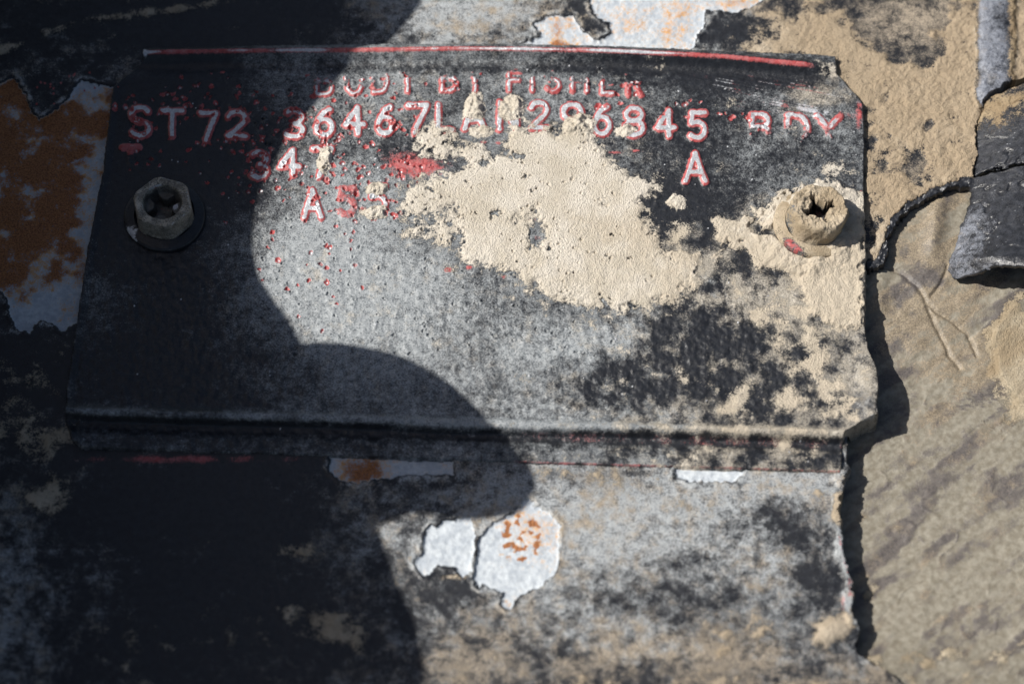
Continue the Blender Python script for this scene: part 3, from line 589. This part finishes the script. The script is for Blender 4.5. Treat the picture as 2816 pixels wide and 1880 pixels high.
z += .9 * sstep(-3, 3, sdpoly(U + w1 * 10, V + w2 * 10, [(2950, 760), (2816, 822), (2735, 905), (2745, 1010), (2816, 1125), (2950, 1170)], far=-60, pad=100))
scrat = perlin(X * .8, (Y + X * .15) * 3.5, 381) * blob(U, V, 2650, 1080, 160, 70)
film += .9 * scrat
A['film'][:] = np.clip(film, -.5, 1.1); A['dust'][:] = np.clip(dust, -1.5, 1)
ol.Z = z
sdc2 = sdpoly(U, V, COWL, far=400, pad=9000)
ol.keep = np.ones(U.shape, bool)
ol.Z = np.where(sdc2 > 25, np.minimum(ol.Z, -2.2), ol.Z)
ol.finish()
tag(ol.cut(0, 'body_panel', M_olive), 'olive grey primed body panel, stained and dusty, lying lower than the black panel', 'panel', kind='structure')

# ------------------------------------------------------------------ peeling black sealer strip at the right-hand edge
def strip(name, left, v0, v1, width, bulge, zl, parent, B, seed, dusty, open_end):
    nv, nu = 150, 90
    v = np.linspace(v0, v1, nv)[:, None] * np.ones((1, nu)); t = np.linspace(0, 1, nu)[None, :] * np.ones((nv, 1))
    s = (v - v0) / (v1 - v0)
    uL = curve(left, 0) if False else np.interp(v, [p[1] for p in left], [p[0] for p in left])
    u = uL + t * width
    vv = v + (22 * sstep(.1, .9, t) + 26 * t) * sstep(.55, 1, s) * open_end - 70 * t * (1 - s) * (1 - open_end)
    Xs, Ys = place(u, vv, 0.5)
    n1 = fbm(Xs, Ys, 3, 3, seed); n2 = fbm(Xs, Ys, .8, 3, seed + 9)
    z = zl + bulge * (np.sin(np.clip(t * 1.0, 0, 1) * math.pi * .62) ** .75) * (.85 + .25 * s) + 1.5 * sstep(.6, 1, s) * sstep(.0, .35, t) * open_end + .10 * n1 + .015 * n2
    Xs = Xs + .5 * n1 * sstep(.1, 0, t) + .25 * n2 * sstep(.06, 0, t)
    Ys = Ys + (.5 * n1 + .25 * n2) * (sstep(.05, 0, s) + sstep(.95, 1, s))
    ck = np.exp(-(fbm(Xs, Ys, 6, 3, seed + 21) / .02) ** 2) * sstep(-.02, .1, n1); z = z - .35 * ck
    film = -.15 - .4 * ck + .5 * n1 + .25 * n2 + .7 * sstep(.4, .05, t) * sstep(.2, .6, s) * open_end  # lighter left flank paints in its sunlit sheen
    dust = -.75 + .6 * n1 + dusty * sstep(.75, .2, t) * sstep(1.0, .1, s)
    idx = np.arange(nv * nu).reshape(nv, nu)
    F = np.stack([idx[1:, :-1], idx[1:, 1:], idx[:-1, 1:], idx[:-1, :-1]], -1).reshape(-1, 4)
    P = np.stack([Xs, Ys, z], -1).reshape(-1, 3) - np.array(B)
    at_ = {k: np.zeros(nv * nu) for k in ATTRS}; at_['film'] = np.clip(film, -.3, 1).ravel(); at_['dust'] = np.clip(dust, -1.5, .8).ravel(); at_['silver'] = (rng.random(nv * nu) > .992) * rng.uniform(.4, .9, nv * nu)
    me = mesh_np(name, P, F, at_)
    o = link(name, me, M_seal, parent)
    md = o.modifiers.new('thickness', 'SOLIDIFY'); md.thickness = .0007; md.offset = -1
    return o
SB = at(2740, 620, -1.2)
seal = tag(empty('sealer_strip', SB), 'peeling curled strip of black seam sealer at the right-hand edge', 'sealer')
strip('sealer_roll', [(2668, 540), (2676, 505), (2676, 484), (2667, 557), (2644, 614), (2615, 706), (2608, 735), (2630, 760)][2:], 484, 762, 330, 5.4, -.3, seal, SB, 401, .1, 1)
strip('sealer_flap', [(2716, 262), (2692, 300), (2684, 333), (2687, 402), (2679, 474)], 268, 476, 310, 4.6, -.3, seal, SB, 431, 1.0, 0)

# ------------------------------------------------------------------ hex screws with washer flange and cross recess
def make_screw(label, u, v, rot, caked, seed):
    ztop = 5.6; zb = 1.0
    bx, by = [float(c) for c in place(u, v, ztop)]
    root = tag(empty('hex_screw', (bx, by, zb)), label, 'screw', 'screws holding the data plate')
    ns = 216; th = np.arange(ns) / ns * math.tau
    R_f = 5.9; R_h = 3.95            # flange radius; half across flats
    a = (th + rot) % (math.pi / 3) - math.pi / 6
    hexr = R_h / np.cos(a); hexr = np.minimum(hexr, R_h * 1.085)
    if caked: hexr = .55 * hexr + .45 * R_h * 1.06
    H = ztop - zb
    fl = [(1.0, -.05, 0), (1.0, .35, 0), (.985, .62, 0), (.95, .75, 0), (.88, .82, 0), (.80, .9, 0), (.74, 1.0, 0)]
    hd = [(1.03, .7), (1.015, 1.0), (1.0, 1.25)] + [(1.0, zz) for zz in np.linspace(1.5, H - .55, 9)] + [(.985, H - .32), (.955, H - .14), (.92, H - .04)] + [(r, H - .02 - .10 * sstep(.9, .75, r)) for r in np.linspace(.89, .02, 46)]
    def ringmesh(name, rings, mat, fn):
        P = []; tt = {k: [] for k in ATTRS}
        for r in rings:
            x, y, zz, at_ = fn(r); P.append(np.stack([x, y, zz], -1))
            for k in ATTRS: tt[k].append(at_.get(k, np.zeros(ns)) * np.ones(ns))
        n = len(rings); P = np.concatenate(P)
        i = np.arange(n * ns).reshape(n, ns); j = np.roll(i, -1, 1)
        F = np.stack([i[:-1], j[:-1], j[1:], i[1:]], -1).reshape(-1, 4)
        return link(name, mesh_np(name, P, F, {k: np.concatenate(v) for k, v in tt.items()}), mat, root)
    def f_fl(r):
        rr = r[0] * R_f * (1 + .012 * np.sin(3 * th + seed)); x = rr * np.cos(th); y = rr * np.sin(th)
        n1 = fbm(x + seed, y, 1.6, 3, seed); n2 = fbm(x + seed, y, .5, 3, seed + 3)
        zz = r[1] + .03 * n2 + (0.12 * n1 + .12 if caked else .05 * n1) * (r[1] > .2)
        red = .75 * blob(x, y, -3.4, -4.2, 2.6, .8, -.75) if caked else 0 * x
        at_ = dict(dust=(.55 + .5 * n1 - 1.4 * red) if caked else (-.75 + .5 * n1), film=.35 + .4 * n1 - (0 if caked else .6), redp=red * (1 + n2),
                   silver=(0 * x if caked else .8 * blob(th, r[1], 3.7, .7, .28, .3) * (1 + n2) + .5 * np.exp(-((r[0] - .985) / .012) ** 2) * sstep(.05, .3, n1) * (y < 0)))
        return x, y, zz, at_
    ringmesh('washer_flange', fl, M_dirt if caked else M_plate, f_fl)
    cr, sr = math.cos(rot * 1.0 + .35), math.sin(rot * 1.0 + .35)
    def f_hd(r):
        rr = r[0] * hexr; 
        if r[0] < .9:
            k = sstep(.4, .9, np.full(ns, r[0])); rr = r[0] * (hexr * k + R_h * (1 - k))
        x = rr * np.cos(th); y = rr * np.sin(th)
        n1 = fbm(x + seed * 3, y + r[1], 1.5, 3, seed + 11); n2 = fbm(x + seed, y + r[1] * 2, .45, 3, seed + 17)
        qx = x * cr + y * sr; qy = -x * sr + y * cr
        if caked: qx = qx + .25 * n1 * 2; qy = qy + .25 * n2 * 2
        arm = np.minimum(np.maximum(np.abs(qx) / 2.35, np.abs(qy) / (.62 if not caked else .5)), np.maximum(np.abs(qy) / 2.35, np.abs(qx) / (.62 if not caked else .5)))
        rad = np.hypot(x, y)
        if caked:
            hole = sstep(1.15, .75, np.minimum(arm, rad / 1.35)) * np.clip(1.1 - .6 * blob(x, y, 1.6, -.3, 1.1, .8) - .7 * blob(x, y, -.2, -1.8, .9, .7), 0, 1)
            dz = -2.4 * hole * (rad < 3.0) + (.45 * n1 + .2 * n2 + .2) * (r[0] > .05)
            dish = -.35 * sstep(2.9, 2.0, rad)
        else:
            hole = sstep(1.12, .86, np.minimum(arm, rad / 1.25)) * sstep(2.9, 2.5, rad)
            dz = -1.9 * hole + .05 * n1 + .03 * n2
            dish = -1.5 * sstep(2.95, 2.35, rad)
        top = 1.0 if r[1] > H - .2 else 0.0
        zz = r[1] + (dz + dish) * top + (1 - top) * 0
        wob = 1 + (.055 * n1 + .012 * n2 if caked else .012 * n1)
        x = x * wob; y = y * wob
        at_ = dict(dust=(.62 + .35 * n1 - 1.3 * hole - (.55 * blob(x, y, -3.9, -.8, 1.2, 2.5) if caked else 0)) if caked else (-.35 + .5 * n1 - 1.0 * hole + .3 * top * sstep(2.7, 3.0, rad) - .5 * sstep(2.9, 2.5, rad)),
                   film=.7 + .5 * n1 - 1.2 * hole - (0 if caked else .8 * sstep(2.9, 2.4, rad)), redp=(.4 * hole * sstep(.05, .3, n1)) if caked else (.45 * hole * sstep(0, .3, n1)) + .7 * blob(x, y, -1.4, 2.6, .7, .22) + .5 * blob(x, y, .6, -3.3, .5, .2),
                   silver=0 * x if caked else 1.0 * blob(x, y, 1.7, .1, .5, .7) + .9 * np.exp(-((r[0] - .95) / .035) ** 2) * sstep(-.1, .2, n2) + .8 * np.exp(-((rad - 2.85) / .12) ** 2) * top * sstep(-.05, .2, n1))  # painted glints on the clean head's rim and recess edge
        return x, y, zz, at_
    if caked: root.rotation_euler = (-.10, .13, 0)
    ringmesh('hex_head', hd, M_screw if not caked else M_dirt, f_hd)
    return root
make_screw('grimy grey hex screw with clean cross recess in the shaded left part of the plate', 446, 553, .30, False, 501)
make_screw('hex screw caked in tan dirt in the sunlit right part of the plate', 2244, 577, .1, True, 531)

# ------------------------------------------------------------------ added unseen sheet outside the frame, cut to cast the left-hand shadow
SH = [(1180, -700), (1160, -60), (1145, 0), (1079, 84), (1020, 140), (963, 175), (923, 228), (887, 270), (827, 336), (791, 384), (755, 456), (719, 528), (703, 600), (700, 665), (703, 707), (719, 767), (760, 830), (800, 880), (826, 930), (839, 953),
      (868, 950), (911, 945), (960, 948), (1020, 958), (1079, 971), (1130, 990), (1175, 1013), (1220, 1042), (1259, 1067), (1319, 1127), (1379, 1187), (1415, 1235), (1445, 1272), (1458, 1300), (1462, 1328), (1445, 1367), (1415, 1397), (1380, 1409), (1343, 1415), (1271, 1421),
      (1199, 1405), (1150, 1400), (1115, 1403), (1060, 1420), (1031, 1433), (1025, 1442), (1043, 1487), (1067, 1559), (1091, 1619), (1115, 1667), (1133, 1715), (1145, 1775), (1156, 1820), (1150, 1860), (1142, 1900), (1120, 2100), (1100, 2700)]
def lift(u, v):
    x, y = place(u, v, .8); h = 66 + 20 * min(max(v, -200), 2000) / 1880.0
    k = (h - .8) / -SUN_DIR[2]
    return np.array([float(x) - SUN_DIR[0] * k, float(y) - SUN_DIR[1] * k, h])
top = [lift(u, v) for u, v in SH]
xl = -235.0
n = len(top); P = []; F = []
ring = top + [np.array([xl, top[-1][1], top[-1][2]]), np.array([xl, top[0][1], top[0][2]])]
m = len(ring); B = np.array([xl, 0, -.2])
P = [p - B for p in ring] + [p - B - np.array([0, 0, 1.6]) for p in ring]
F = [list(range(m))[::-1], list(range(m, 2 * m))] + [[i, (i + 1) % m, m + (i + 1) % m, m + i] for i in range(m)]
occ = tag(empty('shadow_occluder', tuple(B)), 'added black sheet outside the picture, cut to cast the shadow on the left', 'bracket')
link('flange', mesh_np('flange', np.array(P), F, smooth=False), M_occ, occ)
y0, y1 = top[-1][1], top[0][1]; z0, z1 = top[-1][2], top[0][2]
P = np.array([(x, y, zz) for x in (xl - 2, xl) for (y, zz) in ((y0, -.4), (y1, -.4), (y1, z1), (y0, z0))]) - B
link('web', mesh_np('web', P, [[0, 1, 2, 3][::-1], [4, 5, 6, 7], [0, 1, 5, 4], [1, 2, 6, 5], [2, 3, 7, 6], [3, 0, 4, 7]], smooth=False), M_occ, occ)
